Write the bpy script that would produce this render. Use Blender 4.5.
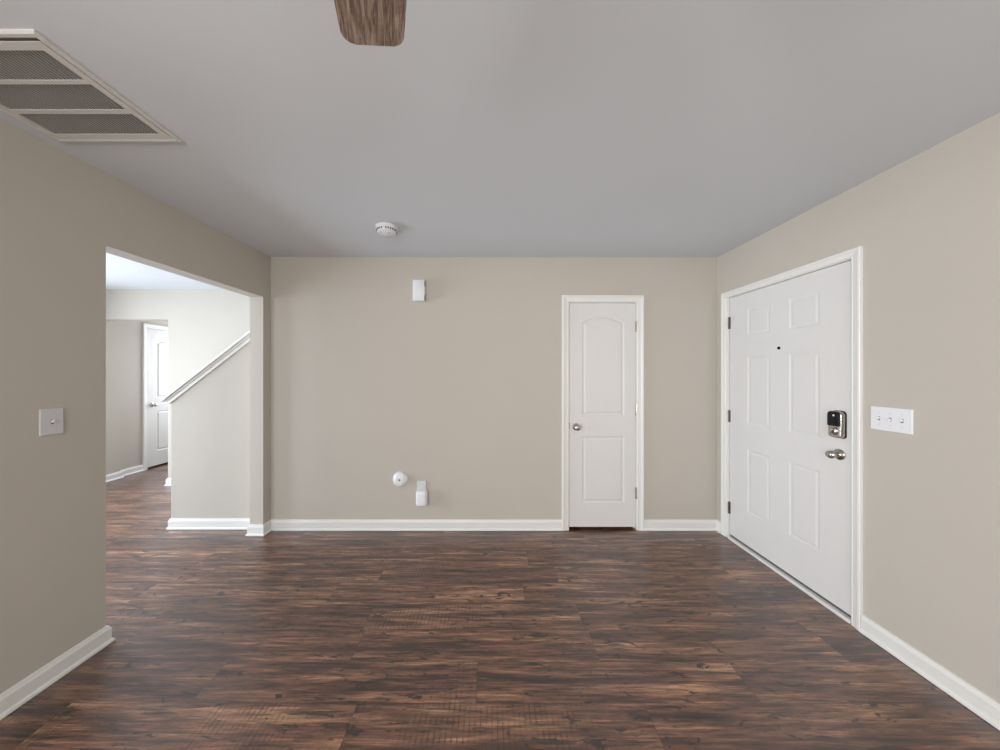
import bpy, bmesh, math, random
from mathutils import Vector, Matrix
from mathutils.geometry import tessellate_polygon
random.seed(4)
for o in list(bpy.data.objects): bpy.data.objects.remove(o)
C = bpy.context.scene.collection
PI = math.pi

# ------------------------------------------------------------ camera
F = 312.0; CH = 1.408
cd = bpy.data.cameras.new('camera'); cd.sensor_width = 36; cd.lens = F/1000*36
cd.shift_x = 0.008; cd.shift_y = -0.002; cd.clip_start = 0.02
cam = bpy.data.objects.new('camera', cd); C.objects.link(cam)
cam.location = (0, 0, CH)
cam.rotation_euler = (Matrix.Rotation(PI/2, 4, 'X') @ Matrix.Rotation(math.radians(0.02), 4, 'Z')).to_euler()
bpy.context.scene.camera = cam

# ------------------------------------------------------------ world, daylight and fill lamps, exposure
vs = bpy.context.scene.view_settings
vs.view_transform = 'Standard'; vs.look = 'None'; vs.gamma = 1; vs.use_curve_mapping = False
vs.exposure = 0.0
w = bpy.data.worlds.new('world'); bpy.context.scene.world = w; w.use_nodes = True
w.node_tree.nodes['Background'].inputs[0].default_value = (0.75, 0.85, 1, 1)
w.node_tree.nodes['Background'].inputs[1].default_value = 1.0

def area(name, loc, target, sx, sy, power, col, spread=PI):
    l = bpy.data.lights.new(name, 'AREA'); l.shape = 'RECTANGLE'; l.size = sx; l.size_y = sy
    l.energy = power; l.color = col; l.spread = spread
    o = bpy.data.objects.new(name, l); C.objects.link(o); o.location = loc
    o.rotation_euler = (Vector(target)-Vector(loc)).to_track_quat('-Z', 'Y').to_euler()
    return o
# daylight entering by the two windows behind the camera and by the hall's patio window; the other lamps are added fill
area('daylight_rear_left', (-1.0, -2.32, 1.5), (0.6, 0, 2.3), 1.2, 1.4, 56, (1.0, 0.97, 0.95))
area('daylight_rear_right', (0.95, -2.32, 1.5), (1.2, 0, 2.6), 1.2, 1.4, 36, (1.0, 0.97, 0.95))
area('daylight_hall', (-5.12, 1.95, 1.15), (0, 1.6, 1.6), 2.2, 2.0, 172, (0.82, 0.90, 1.0))
area('fill_side_opening', (-2.15, -1.35, 1.15), (0, -0.9, 1.35), 1.1, 1.6, 68, (1.0, 0.955, 0.925))  # added fill through an invented opening, brightens the right wall
area('fill_hall_rear', (-3.5, -2.32, 1.4), (-3.5, 0, 1.4), 1.6, 1.6, 72, (0.88, 0.93, 1.0))  # added fill behind an unseen hall window, lifts the knee wall
area('fill_passage', (-4.55, 5.82, 1.45), (-4.55, 3, 1.0), 0.7, 1.3, 40, (0.86, 0.91, 1.0))  # added fill at an invented end window, whitens the passage
area('fill_stairwell', (-1.62, 3.36, 1.55), (-4.5, 3.5, 1.4), 0.75, 1.4, 9, (0.80, 0.90, 1.0))  # added fill with no window around it, lifts the far wall

# ------------------------------------------------------------ materials
def mat(name, col, rough=0.5, metal=0.0, bump=None, var=None, spec=0.5, coat=0):
    m = bpy.data.materials.new(name); m.use_nodes = True
    n = m.node_tree.nodes; L = m.node_tree.links; b = n['Principled BSDF']
    b.inputs['Base Color'].default_value = (*col, 1); b.inputs['Roughness'].default_value = rough
    b.inputs['Metallic'].default_value = metal; b.inputs['Specular IOR Level'].default_value = spec
    b.inputs['Coat Weight'].default_value = coat
    tc = n.new('ShaderNodeTexCoord')
    if bump:
        t = n.new('ShaderNodeTexNoise'); t.inputs['Scale'].default_value = bump[0]; t.inputs['Detail'].default_value = 3
        L.new(tc.outputs['Object'], t.inputs['Vector'])
        bp = n.new('ShaderNodeBump'); bp.inputs['Strength'].default_value = bump[1]; bp.inputs['Distance'].default_value = 0.002
        L.new(t.outputs['Fac'], bp.inputs['Height']); L.new(bp.outputs['Normal'], b.inputs['Normal'])
    if var:
        t = n.new('ShaderNodeTexNoise'); t.inputs['Scale'].default_value = var[0]; t.inputs['Detail'].default_value = 2
        L.new(tc.outputs['Object'], t.inputs['Vector'])
        mx = n.new('ShaderNodeMix'); mx.data_type = 'RGBA'
        mx.inputs['A'].default_value = (*[c*(1-var[1]) for c in col], 1); mx.inputs['B'].default_value = (*[min(1, c*(1+var[1])) for c in col], 1)
        L.new(t.outputs['Fac'], mx.inputs['Factor']); L.new(mx.outputs['Result'], b.inputs['Base Color'])
    return m
WALL = mat('beige_wall_paint', (0.516, 0.482, 0.427), 0.75, bump=(160, 0.12), var=(2.5, 0.02), spec=0.3)
CEIL = mat('white_ceiling_paint', (0.625, 0.655, 0.685), 0.9, bump=(120, 0.15), var=(2, 0.02), spec=0.2)
TRIM = mat('white_gloss_trim', (0.76, 0.76, 0.73), 0.32, bump=(40, 0.05), var=(4, 0.01))
DOOR = mat('white_door_paint', (0.71, 0.705, 0.69), 0.42, bump=(60, 0.06), var=(3, 0.015))
PLAST = mat('white_plastic', (0.78, 0.79, 0.82), 0.35, var=(30, 0.01))
PLAST2 = mat('grey_white_plastic', (0.60, 0.61, 0.62), 0.4, var=(30, 0.02))
NICK = mat('brushed_nickel', (0.50, 0.47, 0.43), 0.24, metal=1, bump=(300, 0.03))
DARKM = mat('dark_bronze_metal', (0.16, 0.14, 0.12), 0.35, metal=1, var=(20, 0.1))
BLACK = mat('black_glass', (0.006, 0.007, 0.010), 0.22, var=(20, 0.1), spec=0.25)
DUCT = mat('dark_recess', (0.03, 0.028, 0.026), 0.9, var=(20, 0.2))
VENT = mat('vent_enamel', (0.62, 0.61, 0.58), 0.45, var=(10, 0.02))
FILT = mat('grey_filter', (0.27, 0.26, 0.24), 0.9, var=(20, 0.1))
GREYD = mat('grey_slot', (0.10, 0.10, 0.10), 0.6, var=(20, 0.1))

def nd(n, typ, **k):
    x = n.new(typ)
    for a, v in k.items(): setattr(x, a, v)
    return x
def floor_mat():
    m = bpy.data.materials.new('dark_walnut_planks'); m.use_nodes = True
    n = m.node_tree.nodes; L = m.node_tree.links; b = n['Principled BSDF']
    def M(op, a, bb=None, c=None):
        x = nd(n, 'ShaderNodeMath', operation=op)
        for i, v in enumerate((a, bb, c)):
            if v is None: continue
            if isinstance(v, (int, float)): x.inputs[i].default_value = v
            else: L.new(v, x.inputs[i])
        return x.outputs[0]
    def comb(x, y, z):
        c = n.new('ShaderNodeCombineXYZ')
        for i, v in enumerate((x, y, z)):
            if isinstance(v, (int, float)): c.inputs[i].default_value = v
            else: L.new(v, c.inputs[i])
        return c.outputs[0]
    def noise(v, sc=1, det=4, rough=0.55, dist=0.0):
        t = n.new('ShaderNodeTexNoise'); t.inputs['Scale'].default_value = sc; t.inputs['Detail'].default_value = det
        t.inputs['Roughness'].default_value = rough; t.inputs['Distortion'].default_value = dist
        L.new(v, t.inputs['Vector']); return t.outputs['Fac']
    def ramp(f, *st):
        r = n.new('ShaderNodeValToRGB'); e = r.color_ramp.elements
        while len(e) < len(st): e.new(0.5)
        for i, (p, c) in enumerate(st): e[i].position = p; e[i].color = (*c, 1) if len(c) == 3 else c
        L.new(f, r.inputs[0]); return r.outputs[0]
    def mix(f, a, bb, mode='MIX'):
        x = nd(n, 'ShaderNodeMix', data_type='RGBA', blend_type=mode)
        for s, v in ((x.inputs['Factor'], f), (x.inputs['A'], a), (x.inputs['B'], bb)):
            if isinstance(v, (int, float)): s.default_value = v
            elif isinstance(v, tuple): s.default_value = (*v, 1)
            else: L.new(v, s)
        return x.outputs['Result']
    g3 = lambda v: (v, v, v)
    tc = n.new('ShaderNodeTexCoord'); sp = n.new('ShaderNodeSeparateXYZ'); L.new(tc.outputs['Object'], sp.inputs[0])
    X, Y = sp.outputs[0], sp.outputs[1]
    PW, PL = 0.19, 1.22
    ry = M('DIVIDE', Y, PW); row = M('FLOOR', ry); fy = M('FRACT', ry)
    wn = nd(n, 'ShaderNodeTexWhiteNoise', noise_dimensions='1D'); L.new(row, wn.inputs['W'])
    rx = M('ADD', M('DIVIDE', X, PL), M('MULTIPLY', wn.outputs['Value'], 7.0)); col = M('FLOOR', rx); fx = M('FRACT', rx)
    w2 = nd(n, 'ShaderNodeTexWhiteNoise', noise_dimensions='2D'); L.new(comb(row, col, 0), w2.inputs['Vector'])
    R = w2.outputs['Value']; R20 = M('MULTIPLY', R, 37.0)
    # long grain, streaks, blotches
    g1 = noise(comb(M('MULTIPLY', X, 5.0), M('MULTIPLY', Y, 75), R20), 1, 8, 0.70, 0.2)
    g2 = noise(comb(M('MULTIPLY', X, 1.5), M('MULTIPLY', Y, 19), M('ADD', R20, 9.0)), 1, 10, 0.68, 0.25)
    g3n = noise(comb(M('MULTIPLY', X, 10), M('MULTIPLY', Y, 130), R20), 1, 4, 0.6, 0.2)
    base = ramp(g2, (0.34, (0.030, 0.0145, 0.0115)), (0.45, (0.098, 0.043, 0.029)), (0.54, (0.180, 0.087, 0.053)), (0.66, (0.36, 0.205, 0.120)))
    fine = ramp(g1, (0.34, g3(0.22)), (0.47, g3(0.85)), (0.53, g3(1.05)), (0.68, g3(2.0)))
    c = mix(1.0, base, fine, 'MULTIPLY')
    c = mix(0.55, c, ramp(g3n, (0.3, g3(0.6)), (0.7, g3(1.35))), 'MULTIPLY')
    st = noise(comb(M('MULTIPLY', X, 2.6), M('MULTIPLY', Y, 40), M('ADD', R20, 17.0)), 1, 9, 0.72, 0.5)
    c = mix(ramp(st, (0.56, g3(0)), (0.61, g3(0.8))), c, (0.017, 0.010, 0.009))
    c = mix(ramp(st, (0.34, g3(0.6)), (0.40, g3(0))), c, (0.24, 0.15, 0.10))
    # plank to plank tone
    c = mix(1.0, c, ramp(R, (0.0, (0.84, 0.79, 0.78)), (0.5, (1.0, 0.95, 0.93)), (1.0, (1.2, 1.16, 1.1))), 'MULTIPLY')
    # knots and dark cracks
    k = noise(comb(M('MULTIPLY', X, 6), M('MULTIPLY', Y, 17), M('ADD', R20, 3.0)), 1, 6, 0.62, 1.8)
    c = mix(ramp(k, (0.60, g3(0)), (0.64, g3(0.9))), c, (0.011, 0.007, 0.006))
    # cross saw marks in patches
    sw = nd(n, 'ShaderNodeTexWave', wave_type='BANDS', bands_direction='X'); sw.inputs['Scale'].default_value = 14
    sw.inputs['Distortion'].default_value = 1.2; sw.inputs['Detail'].default_value = 1; L.new(comb(X, M('MULTIPLY', Y, 0.3), 0), sw.inputs['Vector'])
    sm = noise(comb(M('MULTIPLY', X, 1.6), M('MULTIPLY', row, 1.7), 5.0), 1, 1)
    sm2 = noise(comb(M('MULTIPLY', X, 9), M('MULTIPLY', Y, 22), 5.0), 1, 2)
    msk = M('MULTIPLY', ramp(sm, (0.54, g3(0)), (0.62, g3(1))), ramp(sm2, (0.4, g3(0)), (0.6, g3(1))))
    msk = M('MULTIPLY', msk, ramp(sw.outputs['Fac'], (0.08, g3(1)), (0.25, g3(0))))
    c = mix(M('MULTIPLY', msk, 0.6), c, (0.016, 0.010, 0.008))
    # seams
    sy = M('MULTIPLY', M('MINIMUM', fy, M('SUBTRACT', 1.0, fy)), PW)
    sx = M('MULTIPLY', M('MINIMUM', fx, M('SUBTRACT', 1.0, fx)), PL)
    sd = M('MINIMUM', sx, sy)
    seam = ramp(M('MULTIPLY', sd, 100.0), (0.05, g3(1)), (0.16, g3(0)))
    c = mix(M('MULTIPLY', seam, 0.7), c, (0.008, 0.005, 0.004))
    L.new(c, b.inputs['Base Color'])
    rr = n.new('ShaderNodeMapRange'); rr.inputs[3].default_value = 0.33; rr.inputs[4].default_value = 0.46
    L.new(g1, rr.inputs[0]); L.new(rr.outputs[0], b.inputs['Roughness'])
    b.inputs['Specular IOR Level'].default_value = 0.7; b.inputs['Coat Weight'].default_value = 0.75; b.inputs['Coat Roughness'].default_value = 0.30
    bp = n.new('ShaderNodeBump'); bp.inputs['Strength'].default_value = 0.25; bp.inputs['Distance'].default_value = 0.003
    L.new(M('SUBTRACT', g1, M('MULTIPLY', seam, 0.8)), bp.inputs['Height']); L.new(bp.outputs['Normal'], b.inputs['Normal'])
    return m
FLOOR = floor_mat()
def blade_mat():
    m = bpy.data.materials.new('greyed_oak_veneer'); m.use_nodes = True
    n = m.node_tree.nodes; L = m.node_tree.links; b = n['Principled BSDF']
    tc = n.new('ShaderNodeTexCoord'); mp = n.new('ShaderNodeMapping'); mp.inputs['Scale'].default_value = (14, 150, 5)
    L.new(tc.outputs['Object'], mp.inputs[0]); t = n.new('ShaderNodeTexNoise'); t.inputs['Scale'].default_value = 1; t.inputs['Detail'].default_value = 6; t.inputs['Distortion'].default_value = 0.7
    t.inputs['Roughness'].default_value = 0.7
    L.new(mp.outputs[0], t.inputs['Vector']); r = n.new('ShaderNodeValToRGB'); e = r.color_ramp.elements; e.new(0.5)
    for i, (p, c) in enumerate(((0.36, (0.10, 0.066, 0.049)), (0.5, (0.29, 0.21, 0.165)), (0.64, (0.52, 0.41, 0.33)))): e[i].position = p; e[i].color = (*c, 1)
    L.new(t.outputs['Fac'], r.inputs[0]); L.new(r.outputs[0], b.inputs['Base Color']); b.inputs['Roughness'].default_value = 0.5
    return m
BLADE = blade_mat()

# ------------------------------------------------------------ helpers
def obj(name, bm, m, parent=None, loc=None, rot=None, smooth=None):
    bmesh.ops.recalc_face_normals(bm, faces=bm.faces)
    me = bpy.data.meshes.new(name); bm.to_mesh(me); bm.free()
    for mm in (m if isinstance(m, (list, tuple)) else [m]): me.materials.append(mm)
    o = bpy.data.objects.new(name, me); C.objects.link(o)
    if parent: o.parent = parent
    if loc: o.location = loc
    if rot: o.rotation_euler = rot
    if smooth is not None:
        for p in me.polygons: p.use_smooth = True
        me.set_sharp_from_angle(angle=math.radians(smooth))
    return o
def box(bm, x0, x1, y0, y1, z0, z1, bev=0, seg=2):
    r = bmesh.ops.create_cube(bm, size=1); v = r['verts']
    for q in v: q.co = Vector(((x0+x1)/2+q.co.x*(x1-x0), (y0+y1)/2+q.co.y*(y1-y0), (z0+z1)/2+q.co.z*(z1-z0)))
    if bev:
        e = list({e for q in v for e in q.link_edges})
        bmesh.ops.bevel(bm, geom=e, offset=bev, segments=seg, affect='EDGES', profile=0.5)
    return v
def bx(*a, **k):
    bm = bmesh.new(); box(bm, *a, **k); return bm
def lathe(prof, axis='-Y', n=40, bm=None, org=(0, 0, 0), sq=(1, 1)):
    """prof: (radius, distance along axis). sq squashes the two radial directions."""
    bm = bm or bmesh.new(); rings = []
    def P(r, d, a):
        u, v = r*math.cos(a)*sq[0], r*math.sin(a)*sq[1]
        p = {'-Y': (u, -d, v), '+Y': (u, d, v), '-Z': (u, v, -d), '+Z': (u, v, d)}[axis]
        return Vector(org)+Vector(p)
    for r, d in prof:
        rings.append([bm.verts.new(P(0, d, 0))] if r < 1e-6 else [bm.verts.new(P(r, d, 2*PI*i/n)) for i in range(n)])
    for A, B in zip(rings, rings[1:]):
        if len(A) == 1 and len(B) == 1: continue
        for i in range(n):
            j = (i+1) % n
            if len(A) == 1: bm.faces.new((A[0], B[i], B[j]))
            elif len(B) == 1: bm.faces.new((A[i], A[j], B[0]))
            else: bm.faces.new((A[i], A[j], B[j], B[i]))
    for R in (rings[0], rings[-1]):
        if len(R) > 1: bm.faces.new(R)
    return bm
def struct(name, bm, m, **k):
    o = obj(name, bm, m, **k); o['kind'] = 'structure'; return o
def thing(name, label, cat, loc=(0, 0, 0), rotz=0, group=None):
    o = bpy.data.objects.new(name, None); C.objects.link(o); o.empty_display_size = 0.1
    o.location = loc; o.rotation_euler = (0, 0, rotz); o['label'] = label; o['category'] = cat
    if group: o['group'] = group
    return o
def dup(src, parent, rot=None, loc=None):
    c = src.copy(); C.objects.link(c); c.parent = parent
    if rot: c.rotation_euler = rot
    if loc: c.location = loc
    return c
def sweep(path, prof, place, bm=None):
    """path: 2D points, prof: (offset to the left of the path, second coordinate); place(p2, t)->3D. Mitred."""
    bm = bm or bmesh.new(); P = [Vector(p) for p in path]; R = []
    for i, p in enumerate(P):
        d0 = (P[i]-P[i-1]).normalized() if i else None
        d1 = (P[i+1]-P[i]).normalized() if i < len(P)-1 else None
        n0 = Vector((-d0.y, d0.x)) if d0 else None; n1 = Vector((-d1.y, d1.x)) if d1 else None
        if n0 is None: m = n1
        elif n1 is None: m = n0
        else:
            m = (n0+n1); m = m/ (m.length_squared/2) if m.length > 1e-6 else n0
        R.append([bm.verts.new(place(p+m*o, t)) for o, t in prof])
    k = len(prof)
    for A, B in zip(R, R[1:]):
        for i in range(k): bm.faces.new((A[i], A[(i+1) % k], B[(i+1) % k], B[i]))
    bm.faces.new(R[0]); bm.faces.new(R[-1]); return bm
BASE = [(0, 0.002), (0.023, 0.002), (0.023, 0.008), (0.021, 0.015), (0.017, 0.019), (0.014, 0.021), (0.014, 0.074), (0.010, 0.082), (0.007, 0.092), (0, 0.094)]
def baseboard(name, path): return struct(name, sweep(path, BASE, lambda p, t: Vector((p.x, p.y, t))), TRIM)
CAS = [(0, 0), (0, 0.009), (0.006, 0.012), (0.012, 0.010), (0.034, 0.013), (0.042, 0.018), (0.056, 0.018), (0.060, 0.015), (0.060, 0)]

# ------------------------------------------------------------ dimensions
XL, XR, YB, H = -1.985, 2.02, 2.80, 2.446
XLf = lambda y: XL-0.017*(YB-y)       # the left wall runs very slightly out of square
YR = -2.25                      # wall behind the camera
OY0, OY1, OH = 1.620, 2.708, 2.068   # hall opening
WT = 0.115                      # wall thickness
HX = -5.02                      # hall left wall
FY = 3.90                       # far wall
PASS = 5.75
# ------------------------------------------------------------ room shell
struct('floor', bx(HX-0.15, XR+0.15, YR-0.15, PASS+0.15, -0.1, 0), FLOOR)
struct('ceiling', bx(HX-0.15, XR+0.15, YR-0.15, PASS+0.15, H, H+0.1), CEIL)
def wall_with_holes(name, axis, c0, c1, a0, a1, holes):
    """slab between c0..c1 across, a0..a1 along, holes (s,e,zb,zt)."""
    bm = bmesh.new(); cuts = sorted({a0, a1, *[h[0] for h in holes], *[h[1] for h in holes]})
    for s, e in zip(cuts, cuts[1:]):
        hs = [h for h in holes if h[0] <= s+1e-6 and h[1] >= e-1e-6]
        spans = [(0, H)]
        for h in hs:
            spans = [x for (p, q) in spans for x in ((p, h[2]), (h[3], q)) if x[1]-x[0] > 1e-5]
        for p, q in spans:
            if axis == 'Y': box(bm, c0, c1, s, e, p, q)
            else: box(bm, s, e, c0, c1, p, q)
    bmesh.ops.remove_doubles(bm, verts=bm.verts, dist=1e-5)
    return struct(name, bm, WALL)
wl = wall_with_holes('wall_left', 'Y', XL-WT, XL, YR, YB, [(-1.95, -0.75, 0, OH), (OY0, OY1, 0, OH)])  # the opening behind the camera is invented, for the side fill lamp
for v in wl.data.vertices: v.co.x += XLf(v.co.y)-XL
# entry door slab and jamb (right wall), closet door (back wall)
EY0, EY1, ETOP, EBOT = 1.755, 2.659, 2.045, 0.040
wall_with_holes('wall_right', 'Y', XR, XR+0.14, YR, YB+1.0, [(EY0-0.018, EY1+0.028, 0, ETOP+0.018)])
CX0, CX1, CTOP, CBOT = 0.695, 1.292, 2.036, 0.026
wall_with_holes('wall_back', 'X', YB, YB+0.12, XL-WT+0.001, XR, [(CX0-0.018, CX1+0.018, 0, CTOP+0.018)])
# wall behind the camera with two windows, and the hall part of it
WIN = [(-1.6, -0.4), (0.35, 1.55), (-4.3, -2.7)]  # the last, in the hall, is unseen and added for its fill lamp
wall_with_holes('wall_rear', 'X', YR-0.12, YR, HX, XR, [(a, b, 0.8, 2.2) for a, b in WIN])
HW = (0.85, 3.05)
wall_with_holes('wall_hall_left', 'Y', HX-0.12, HX, YR, PASS, [(HW[0], HW[1], 0.12, 2.12), (4.55-0.018, 5.311+0.018, 0, 2.056+0.018)])
PX = -4.05
wall_with_holes('wall_far', 'X', FY, FY+0.12, HX, XR, [(HX, PX, 0, 2.077)])
struct('wall_passage_nib', bx(HX, HX+0.052, FY+0.0, 4.17, 0, 2.077), WALL)
struct('wall_passage_right', bx(PX, PX+0.12, FY+0.12, PASS, 0, H), WALL)
wall_with_holes('wall_passage_end', 'X', PASS, PASS+0.12, HX-0.12, PX+0.12, [(-4.9, -4.2, 0.8, 2.1)])  # window hole added for the passage fill lamp
struct('wall_closet', bx(CX1+0.15, CX1+0.25, YB+0.12, FY, 0, H), WALL)
struct('wall_closet_side', bx(CX0-0.25, CX0-0.15, YB+0.12, FY, 0, H), WALL)
# window frames behind the camera
def window(name, place, a0, a1, z0, z1, rails=1):
    bm = bmesh.new()
    def b(s, e, p, q, d0=0.03, d1=0.08):
        v = box(bm, s, e, d0, d1, p, q)
        for k in v: k.co = place(k.co)
    f = 0.045
    b(a0, a0+f, z0, z1); b(a1-f, a1, z0, z1); b(a0+f, a1-f, z0, z0+f); b(a0+f, a1-f, z1-f, z1)
    b(a0+f, a1-f, (z0+z1)/2-0.02, (z0+z1)/2+0.02) if rails else b((a0+a1)/2-0.03, (a0+a1)/2+0.03, z0+f, z1-f)
    o = struct(name, bm, TRIM); return o
for i, (a, b_) in enumerate(WIN): window('window_%d' % (i+1), lambda c: Vector((c.x, YR-c.y, c.z)), a, b_, 0.8, 2.2)
window('window_5', lambda c: Vector((c.x, PASS+c.y, c.z)), -4.9, -4.2, 0.8, 2.1)  # unseen frame added in front of the passage fill lamp
window('window_4', lambda c: Vector((HX-c.y, c.x, c.z)), HW[0], HW[1], 0.12, 2.12, 0)

# baseboards (path runs so that the room is on its left)
baseboard('baseboard_left', [(XLf(OY0)-WT, OY0), (XLf(OY0), OY0), (XLf(-0.75), -0.75)])
# nib beside the far jamb, then the closet wall up to the closet casing
baseboard('baseboard_back_left', [(CX0-0.067, YB), (XL, YB), (XLf(OY1), OY1), (XL-WT, OY1), (XL-WT, YB+0.02)])
baseboard('baseboard_back_right', [(XR, EY1+0.076), (XR, YB), (CX1+0.067, YB)])
baseboard('baseboard_right', [(XR, YR), (XR, EY0-0.058)])
baseboard('baseboard_rear', [(XL-0.09, YR), (XR, YR)])

# ------------------------------------------------------------ doors
def ring_offset(P, d):
    n = len(P); out = []
    for i in range(n):
        a, b, c = P[i-1], P[i], P[(i+1) % n]
        d0 = (b-a).normalized(); d1 = (c-b).normalized()
        n0 = Vector((-d0.y, d0.x)); n1 = Vector((-d1.y, d1.x)); m = n0+n1
        out.append(b+m*(d*2/m.length_squared))
    return out
def rect(x0, x1, z0, z1): return [Vector(p) for p in ((x0, z0), (x1, z0), (x1, z1), (x0, z1))]
def arch(x0, x1, z0, zs, zt, n=18):
    """rectangle with a cathedral top: small flat shoulders, then a rise to the middle"""
    P = [Vector((x0, z0)), Vector((x1, z0))]; wd = x1-x0
    for i in range(n+1):
        t = i/n; x = x1-wd*t; P.append(Vector((x, zs+(zt-zs)*math.sin(PI*t)**1.0)))
    return P
def slab(W, Hh, T, panels, prof):
    bm = bmesh.new(); outer = rect(0, W, 0, Hh)
    loops = [outer]+[list(reversed(p)) for p in panels]
    flat = [v for l in loops for v in l]
    vs_ = [bm.verts.new((v.x, 0, v.y)) for v in flat]
    for t in tessellate_polygon([[Vector((v.x, v.y, 0)) for v in l] for l in loops]):
        try: bm.faces.new([vs_[i] for i in t])
        except ValueError: pass
    idx = 4
    for p in panels:
        ids = list(range(idx, idx+len(p))); idx += len(p)
        prev = [vs_[i] for i in reversed(ids)]
        for off, dep in prof:
            q = ring_offset(p, off); cur = [bm.verts.new((v.x, dep, v.y)) for v in q]; n = len(p)
            for i in range(n): bm.faces.new((prev[i], prev[(i+1) % n], cur[(i+1) % n], cur[i]))
            prev = cur
        bm.faces.new(prev)
    bk = [bm.verts.new((v.x, T, v.y)) for v in outer]; fr = vs_[:4]
    for i in range(4): bm.faces.new((fr[i], fr[(i+1) % 4], bk[(i+1) % 4], bk[i]))
    bm.faces.new(bk)
    return bm
PROF = [(0.004, 0.005), (0.012, 0.008), (0.018, 0.008), (0.030, 0.0015), (0.034, 0.001)]
PROFE = [(0.004, 0.002), (0.011, 0.0032), (0.017, 0.0032), (0.026, 0.001), (0.029, 0.0008)]
def hinges(door, zs, x, mt):
    for z in zs:
        bm = bmesh.new()
        lathe([(0.0, -0.052), (0.0065, -0.050), (0.0065, 0.050), (0.0, 0.052)], '+Z', 14, bm, (x, -0.006, z))
        box(bm, x-0.012, x+0.012, -0.0015, 0.001, z-0.05, z+0.05)
        for dz in (-0.03, -0.01, 0.01, 0.03): box(bm, x-0.0067, x+0.0067, -0.0127, -0.010, z+dz-0.0008, z+dz+0.0008)
        h = obj('hinge', bm, mt, door, smooth=40)
        h['label'] = 'metal barrel hinge'
def knob(door, x, z, egg=False, name='door_knob'):
    bm = lathe([(0, 0), (0.032, 0), (0.0325, 0.004), (0.028, 0.009), (0.016, 0.012), (0.0135, 0.016)], '-Y', 36)
    if egg: lathe([(0.012, 0.014), (0.012, 0.030), (0.017, 0.036), (0.0245, 0.040), (0.028, 0.048), (0.0275, 0.056), (0.022, 0.063), (0.012, 0.067), (0, 0.068)], '-Y', 36, bm, sq=(0.95, 0.84))
    else: lathe([(0.011, 0.014), (0.0105, 0.028), (0.016, 0.034), (0.024, 0.041), (0.027, 0.050), (0.0255, 0.058), (0.018, 0.064), (0.008, 0.066), (0.0, 0.0655)], '-Y', 36, bm)
    o = obj(name, bm, NICK, door, loc=(x, 0, z), smooth=50); o['label'] = 'brushed nickel door knob'; return o
def jamb(name, W, z1, T, loc, rot, stop, sill=False):
    bm = bmesh.new(); j = 0.016; g = 0.0035
    for s in (0, 1):
        x0 = -g-j if s == 0 else W+g
        box(bm, x0, x0+j, 0, T, 0, z1+g+j)
        xs = -g if s == 0 else W+g-0.010
        box(bm, xs, xs+0.010, stop, stop+0.03, 0, z1+g)
    if sill: box(bm, -g-0.026, -g-j+0.0001, 0, 0.02, 0, z1+g+j)
    box(bm, -g, W+g, 0, T, z1+g, z1+g+j); box(bm, -g, W+g, stop, stop+0.03, z1+g-0.010, z1+g)
    return struct(name, bm, TRIM, loc=loc, rot=rot)
def casing(name, W, z1, loc, rot, k=1.0):
    r = 0.008
    r2 = r if k == 1.0 else 0.026       # the hinge side of the entry door shows more of its jamb
    path = [(W+r, 0), (W+r, z1+r), (-r2, z1+r), (-r2, 0)]
    bm = sweep(path, [(-o*k, t) for o, t in CAS], lambda p, t: Vector((p.x, -t, p.y)))
    return struct(name, bm, TRIM, loc=loc, rot=rot)

# closet door
W = CX1-CX0; X0 = CX0
d = struct('door_1', slab(W, CTOP-CBOT, 0.035, [arch(0.810-X0, 1.189-X0, 1.030-CBOT, 1.865-CBOT, 1.925-CBOT), rect(0.810-X0, 1.189-X0, 0.242-CBOT, 0.839-CBOT)], PROF), DOOR, loc=(X0, YB+0.004, CBOT))
d['label'] = 'narrow white two panel closet door with arched top panel'
knob(d, 0.061, 0.925-CBOT); hinges(d, [1.824-CBOT, 1.076-CBOT, 0.330-CBOT], W+0.007, NICK)
obj('strike_plate', bx(-0.010, 0.003, -0.0015, 0.002, 0.905-CBOT, 0.965-CBOT), NICK, d)
jamb('trim_1', W, CTOP, 0.12, (X0, YB+0.0, 0), (0, 0, 0), 0.042)
casing('trim_2', W, CTOP, (X0, YB, 0), (0, 0, 0))
# entry door : local x runs from the hinges towards the camera
W = EY1-EY0; RZ = (0, 0, -PI/2)
pan = []
for a, b_ in ((0.186, 0.386), (0.532, 0.732)):
    for zb, zt in ((1.705, 1.915), (1.005, 1.538), (0.306, 0.803)): pan.append(rect(a, b_, zb-EBOT, zt-EBOT))
d = struct('door_2', slab(W, ETOP-EBOT, 0.044, pan, PROFE), DOOR, loc=(XR+0.006, EY1, EBOT), rot=RZ)
d['label'] = 'white six panel entry door with keypad deadbolt and nickel knob'
hinges(d, [1.834-EBOT, 1.042-EBOT, 0.262-EBOT], -0.002, DARKM)
knob(d, EY1-1.818, 0.934-EBOT, True)
p = obj('peephole', lathe([(0, 0), (0.011, 0), (0.011, 0.003), (0.007, 0.004), (0, 0.003)], '-Y', 20), BLACK, d, loc=(EY1-2.203, 0, 1.585-EBOT))
p['label'] = 'small dark peephole'
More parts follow.
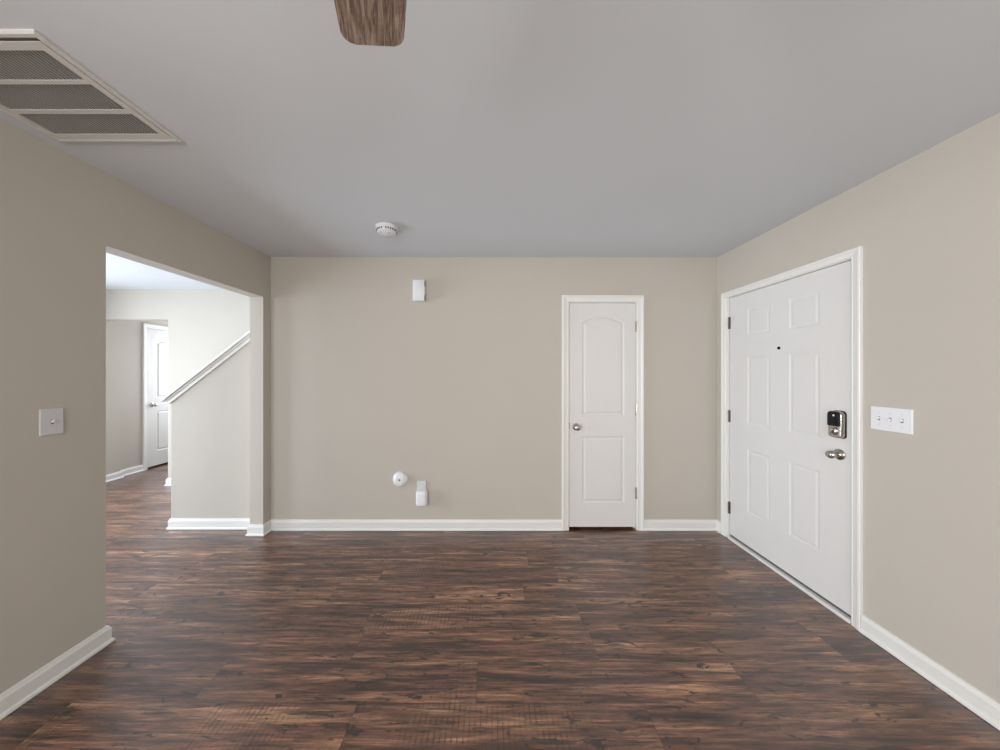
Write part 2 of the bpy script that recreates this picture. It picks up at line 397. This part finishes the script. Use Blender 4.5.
def rounded(bm, w_, h_, d0, d1, r, rt, bev=0.003, n=8):
    """rounded plate in local x,z, from y=-d0 to y=-d1 ; rt = top corner radius"""
    pts = []
    for cx, cz, rr, a0 in ((w_/2, -h_/2, r, -90), (w_/2, h_/2, rt, 0), (-w_/2, h_/2, rt, 90), (-w_/2, -h_/2, r, 180)):
        ox = cx-math.copysign(rr, cx); oz = cz-math.copysign(rr, cz)
        for i in range(n+1):
            a = math.radians(a0+90*i/n); pts.append(Vector((ox+rr*math.cos(a), oz+rr*math.sin(a))))
    rings = [(0, d0), (0, d1-bev), (bev*0.35, d1-bev*0.3), (bev, d1)]; prev = None; first = None
    for off, dd in rings:
        q = ring_offset(pts, off) if off else pts; cur = [bm.verts.new((v.x, -dd, v.y)) for v in q]
        if prev:
            for i in range(len(cur)): bm.faces.new((prev[i], prev[(i+1) % len(cur)], cur[(i+1) % len(cur)], cur[i]))
        else: bm.faces.new(cur)
        prev = cur
    bm.faces.new(prev); return bm
lx, lz = EY1-1.818, 1.110-EBOT
bm = bmesh.new(); rounded(bm, 0.074, 0.160, 0.0, 0.009, 0.016, 0.022, 0.002)
g = obj('lock_gasket', bm, BLACK, d, loc=(lx, 0, lz), smooth=40); g['label'] = 'dark rim behind the deadbolt housing'
bm = bmesh.new(); rounded(bm, 0.070, 0.154, 0.008, 0.032, 0.016, 0.022, 0.005)
dl = obj('deadbolt', bm, NICK, d, loc=(lx, 0, lz), smooth=40); dl['label'] = 'nickel deadbolt housing with black keypad cover'
bm = bmesh.new(); rounded(bm, 0.067, 0.086, 0.032, 0.038, 0.004, 0.020, 0.002)
kp = obj('keypad_cover', bm, BLACK, dl, loc=(0, 0, 0.033), smooth=40)
obj('indicator_light', lathe([(0, 0.0375), (0.0055, 0.0375), (0.005, 0.0395), (0, 0.040)], '-Y', 20), PLAST, dl, loc=(0.002, 0, 0.052), smooth=40)
bm = lathe([(0, 0.033), (0.023, 0.033), (0.0225, 0.038), (0.019, 0.041), (0, 0.042)], '-Y', 32)
rounded(bm, 0.011, 0.034, 0.040, 0.056, 0.005, 0.005, 0.003)
obj('thumb_turn', bm, NICK, dl, loc=(0, 0, -0.038), rot=(0, math.radians(25), 0), smooth=40)
jamb('trim_3', W, ETOP, 0.14, (XR, EY1, 0), RZ, 0.052, True)
casing('trim_4', W, ETOP, (XR, EY1, 0), RZ, 0.8)
obj('door_sweep', bx(0.001, W-0.001, 0.006, 0.040, -0.0185, -0.0005), GREYD, d)['label'] = 'dark rubber door sweep'
bm = bmesh.new(); box(bm, XR-0.014, XR+0.13, EY0-0.0035, EY1+0.0035, 0.0, 0.021, 0.003)
struct('trim_5', bm, TRIM)
# wall closing the porch side of the entry door
struct('wall_porch', bx(XR+0.141, XR+0.16, EY0-0.2, EY1+0.2, 0, H), DUCT)
# passage door, local x runs away from the camera
PY0 = 4.55; W = 0.761; RZP = (0, 0, PI/2)
d = struct('door_3', slab(W, 2.03, 0.035, [arch(0.125, W-0.125, 1.01, 1.84, 1.90), rect(0.125, W-0.125, 0.215, 0.812)], PROF), DOOR, loc=(HX-0.004, PY0, 0.026), rot=RZP)
d['label'] = 'white two panel door at the end of the hall beyond the stairs'
knob(d, 0.060, 0.91)
jamb('trim_6', W, 2.056, 0.12, (HX, PY0, 0), RZP, 0.042); casing('trim_7', W, 2.056, (HX, PY0, 0), RZP)
struct('wall_passage_closet', bx(HX-0.16, HX-0.121, PY0-0.1, PY0+W+0.1, 0, H), DUCT)
baseboard('baseboard_passage', [(HX, PY0-0.068), (HX, 4.17), (HX+0.052, 4.17), (HX+0.052, FY), (HX, FY), (HX, HW[1]+0.1)])
baseboard('baseboard_far', [(XL-0.5, FY), (PX, FY), (PX, FY+0.12), (PX, PASS)][::1])

# ------------------------------------------------------------ stair knee wall with sloped cap
KX, KY, SL = -2.90, YB+0.02, 0.777
k0 = 1.408+(373-403)*KY/F          # underside of the cap at the low end
bm = bmesh.new(); KT = 0.115; KXR = XL-WT
top = lambda x: k0+(x-KX)*SL
pts = [(KX, 0), (KXR, 0), (KXR, top(KXR)), (KX, top(KX))]
A = [bm.verts.new((x, KY, z)) for x, z in pts]; B = [bm.verts.new((x, KY+KT, z)) for x, z in pts]
bm.faces.new(A); bm.faces.new(B)
for i in range(4): bm.faces.new((A[i], A[(i+1) % 4], B[(i+1) % 4], B[i]))
struct('wall_stair', bm, WALL)
def sloped(bm, xa, xb, y0, y1, za, zb):
    q = [(xa, top(xa)+za), (xb, top(xb)+za), (xb, top(xb)+zb), (xa, top(xa)+zb)]
    A = [bm.verts.new((x, y0, z)) for x, z in q]; B = [bm.verts.new((x, y1, z)) for x, z in q]
    bm.faces.new(A); bm.faces.new(B)
    for i in range(4): bm.faces.new((A[i], A[(i+1) % 4], B[(i+1) % 4], B[i]))
bm = bmesh.new()
sloped(bm, KX-0.055, KXR, KY-0.038, KY+KT+0.038, 0.055, 0.080)
sloped(bm, KX-0.020, KXR, KY-0.020, KY+KT+0.020, 0.036, 0.0548)
sloped(bm, KX-0.012, KXR, KY-0.012, KY+KT+0.012, 0.0, 0.0358)
struct('trim_8', bm, TRIM)
baseboard('baseboard_stair', [(KXR, KY), (KX, KY), (KX, KY+KT)])
# wall closing the stairwell behind the closet wall
struct('wall_stairwell', bx(KXR+0.6, KXR+0.7, YB+0.12, FY, 0, H), WALL)

# ------------------------------------------------------------ switches
def switch(name, label, loc, rotz, gangs, w_, h_):
    t = thing(name, label, 'light switch', loc, rotz)
    bm = bmesh.new(); rounded(bm, w_, h_, 0, 0.007, 0.003, 0.003, 0.003); obj('wall_plate', bm, PLAST if gangs == 3 else PLAST2, t, smooth=15)
    for i in range(gangs):
        x = (i-(gangs-1)/2)*0.046
        bm = bmesh.new(); box(bm, x-0.0046, x+0.0046, -0.0076, -0.0065, -0.010, 0.010)
        obj('toggle_slot', bm, GREYD, t)
        bm = bmesh.new(); vv = box(bm, x-0.0036, x+0.0036, -0.016, -0.0065, -0.006, 0.006, 0.0012)
        up = 1 if (i+gangs) % 2 else -1
        for v in bm.verts: v.co.z += up*(-v.co.y-0.0065)*0.55
        obj('toggle', bm, PLAST, t)
        for s in (-1, 1):
            obj('screw', lathe([(0, 0.0065), (0.0030, 0.0065), (0.0028, 0.008), (0, 0.0083)], '-Y', 14), PLAST2, t, loc=(x, 0, s*0.030))
    return t
switch('triple_light_switch', 'white triple toggle light switch on beige wall beside the entry door', (XR-0.0005, 1.577, 1.173), -PI/2, 3, 0.165, 0.121)
switch('light_switch', 'single white toggle light switch on the left wall near the hall opening', (XLf(1.42)+0.0007, 1.420, 1.186), PI/2-0.017, 1, 0.076, 0.120)

# ------------------------------------------------------------ devices on the back wall
t = thing('door_chime', 'small white rectangular door chime box high on the back wall', 'door chime', (-0.648, YB-0.0005, 2.138))
bm = bmesh.new(); rounded(bm, 0.104, 0.184, 0, 0.052, 0.004, 0.004, 0.004); obj('housing', bm, PLAST, t, smooth=40)
for z in (0.062, -0.062): obj('side_slot', bx(0.0505, 0.0528, -0.046, -0.014, z-0.024, z+0.024), GREYD, t)
t = thing('round_wall_sensor', 'round white domed sensor low on the back wall beside the plug-in', 'sensor', (-0.820, YB-0.0005, 0.458))
obj('dome', lathe([(0, 0), (0.067, 0), (0.068, 0.006), (0.065, 0.016), (0.053, 0.028), (0.036, 0.036), (0.018, 0.039), (0.012, 0.037)], '-Y', 48), PLAST, t, smooth=50)
obj('centre_hole', lathe([(0, 0.036), (0.0085, 0.036), (0.0075, 0.0395), (0, 0.0385)], '-Y', 24), GREYD, t)
t = thing('plug_in_unit', 'white plug-in unit with rounded body and square top above the baseboard', 'plug-in', (-0.622, YB-0.0005, 0.336))
bm = bmesh.new(); rounded(bm, 0.083, 0.100, 0, 0.012, 0.004, 0.006, 0.003); obj('top_plate', bm, PLAST2, t, loc=(-0.007, 0, 0.058), smooth=40)
bm = bmesh.new(); rounded(bm, 0.100, 0.142, 0.011, 0.062, 0.026, 0.026, 0.020, 8); obj('body', bm, PLAST, t, loc=(0, 0, -0.038), smooth=50)

# ------------------------------------------------------------ smoke detector on the ceiling
t = thing('smoke_detector', 'round white smoke detector on the ceiling near the back wall', 'smoke detector', (-0.750, 2.225, H-0.0005))
obj('base_ring', lathe([(0, 0), (0.076, 0), (0.076, 0.010), (0.070, 0.013), (0, 0.013)], '-Z', 48), PLAST, t, smooth=40)
obj('housing', lathe([(0.066, 0.012), (0.069, 0.020), (0.066, 0.036), (0.056, 0.044), (0.024, 0.047), (0, 0.047)], '-Z', 48), PLAST, t, smooth=40)
for i in range(28):
    if i % 7 == 0: continue
    bm = bmesh.new()
    a = 2*PI*i/28; c_, s_ = math.cos(a), math.sin(a)
    v = box(bm, 0.0655, 0.070, -0.004, 0.004, -0.034, -0.022)
    for q in v: q.co = Vector((q.co.x*c_-q.co.y*s_, q.co.x*s_+q.co.y*c_, q.co.z))
    obj('vent_slot', bm, GREYD, t)
obj('test_button', lathe([(0, 0.046), (0.013, 0.046), (0.012, 0.050), (0, 0.050)], '-Z', 24), PLAST2, t, loc=(0.018, -0.022, 0), smooth=40)
obj('indicator_light', lathe([(0, 0.045), (0.004, 0.045), (0.003, 0.048), (0, 0.048)], '-Z', 12), GREYD, t, loc=(-0.034, -0.028, 0))

# ------------------------------------------------------------ air return grille on the ceiling
VX0, VX1, VY0, VY1 = -1.928, -1.382, 0.941, 1.392
t = thing('air_return_grille', 'white louvred air return grille on the ceiling beside left wall', 'vent', ((VX0+VX1)/2, (VY0+VY1)/2, H-0.0005))
hw, hd = (VX1-VX0)/2, (VY1-VY0)/2
bm = bmesh.new(); fr = 0.018
PR = [(0, 0), (0, -0.007), (0.004, -0.011), (0.014, -0.011), (0.018, -0.007), (0.018, 0)]
path = [(-hw, -hd), (hw, -hd), (hw, hd), (-hw, hd)]
rings = []
for px, py in path:
    rings.append([bm.verts.new((px-math.copysign(o, px), py-math.copysign(o, py), z)) for o, z in PR])
for i in range(4):
    A, B = rings[i], rings[(i+1) % 4]
    for k in range(len(PR)): bm.faces.new((A[k], A[(k+1) % len(PR)], B[(k+1) % len(PR)], B[k]))
obj('frame', bm, VENT, t, smooth=30)
obj('filter_backing', bx(-hw+0.017, hw-0.017, -hd+0.017, hd-0.017, -0.0016, -0.0004), FILT, t)
ys = [(0.995, 1.097), (1.112, 1.220), (1.239, 1.345)]; cy = (VY0+VY1)/2; cx = (VX0+VX1)/2
lx0, lx1 = -1.885-cx, -1.430-cx
bm = bmesh.new(); g = 0.021
xin0, xin1 = -hw+g, hw-g; yin0, yin1 = -hd+g+0.008, hd-g
zz = (-0.0095, -0.0055)
box(bm, xin0, lx0, yin0, yin1, *zz); box(bm, lx1, xin1, yin0, yin1, *zz)
edges = [yin0]+[v-cy for ab in ys for v in ab]+[yin1]
for i in range(0, len(edges), 2): box(bm, lx0, lx1, edges[i], edges[i+1], *zz)
obj('door_panel', bm, VENT, t)
N = 34
for a, b_ in ys:
    bm = bmesh.new(); pit = (lx1-lx0)/N
    for i in range(N):
        x = lx0+(i+0.5)*pit
        q = [(x+0.0022, -0.0094), (x+0.0014, -0.0097), (x-0.0022, -0.0038), (x-0.0014, -0.0035)]
        A = [bm.verts.new((u, a-cy, z)) for u, z in q]; B = [bm.verts.new((u, b_-cy, z)) for u, z in q]
        bm.faces.new(A); bm.faces.new(B)
        for k in range(4): bm.faces.new((A[k], A[(k+1) % 4], B[(k+1) % 4], B[k]))
    obj('louvre_bank', bm, VENT, t)

# ------------------------------------------------------------ ceiling fan (one blade reaches into the picture)
FX, FYc, BZ = -0.081, 0.119, 2.128
t = thing('ceiling_fan', 'ceiling fan with grey brown wooden blades, one blade tip in view', 'ceiling fan', (FX, FYc, H-0.0005))
obj('canopy', lathe([(0, 0), (0.070, 0), (0.068, 0.020), (0.045, 0.050), (0.018, 0.060), (0, 0.060)], '-Z', 36), NICK, t, smooth=40)
obj('downrod', lathe([(0, 0.055), (0.012, 0.055), (0.012, 0.160), (0, 0.160)], '-Z', 20), NICK, t, smooth=40)
obj('motor_housing', lathe([(0, 0.150), (0.050, 0.152), (0.105, 0.190), (0.118, 0.230), (0.118, 0.285), (0.090, 0.320), (0.055, 0.335), (0, 0.338)], '-Z', 40), NICK, t, smooth=40)
def blade_bm():
    bm = bmesh.new(); P = []
    hw0, hw1, L0, L1 = 0.080, 0.0655, 0.150, 0.592
    def corner(cx, cy, r, a0):
        for i in range(9):
            a = math.radians(a0+90*i/8); P.append((cx+r*math.cos(a), cy+r*math.sin(a)))
    corner(L1-0.020, -hw1+0.020, 0.020, -90)
    corner(L1-0.030, hw1-0.030, 0.030, 0)
    corner(L0+0.03, hw0-0.03, 0.03, 90); corner(L0+0.03, -hw0+0.03, 0.03, 180)
    A = [bm.verts.new((x, y, -0.003)) for x, y in P]; B = [bm.verts.new((x, y, 0.003)) for x, y in P]; n = len(P)
    bm.faces.new(A); bm.faces.new(B)
    for i in range(n): bm.faces.new((A[i], A[(i+1) % n], B[(i+1) % n], B[i]))
    bmesh.ops.bevel(bm, geom=[e for e in bm.edges if abs(e.verts[0].co.z-e.verts[1].co.z) < 1e-6], offset=0.0012, segments=1, affect='EDGES')
    return bm
ang0 = PI/2+math.radians(17.6); zb = BZ-(H-0.0005); pitch = math.radians(-15)
blade = iron = None
for i in range(5):
    a = ang0+i*2*PI/5
    R = (Matrix.Rotation(a, 4, 'Z') @ Matrix.Rotation(pitch, 4, 'X')).to_euler()
    if i == 0:
        blade = obj('blade', blade_bm(), BLADE, t, loc=(0, 0, zb), rot=R); blade['label'] = 'grey brown wood grain blade'
        bm = bmesh.new(); box(bm, 0.095, 0.200, -0.016, 0.016, 0.004, 0.009); box(bm, 0.170, 0.225, -0.035, 0.035, 0.0035, 0.0065)
        iron = obj('blade_bracket', bm, NICK, blade)
    else:
        b2 = dup(blade, t, rot=R); dup(iron, b2)
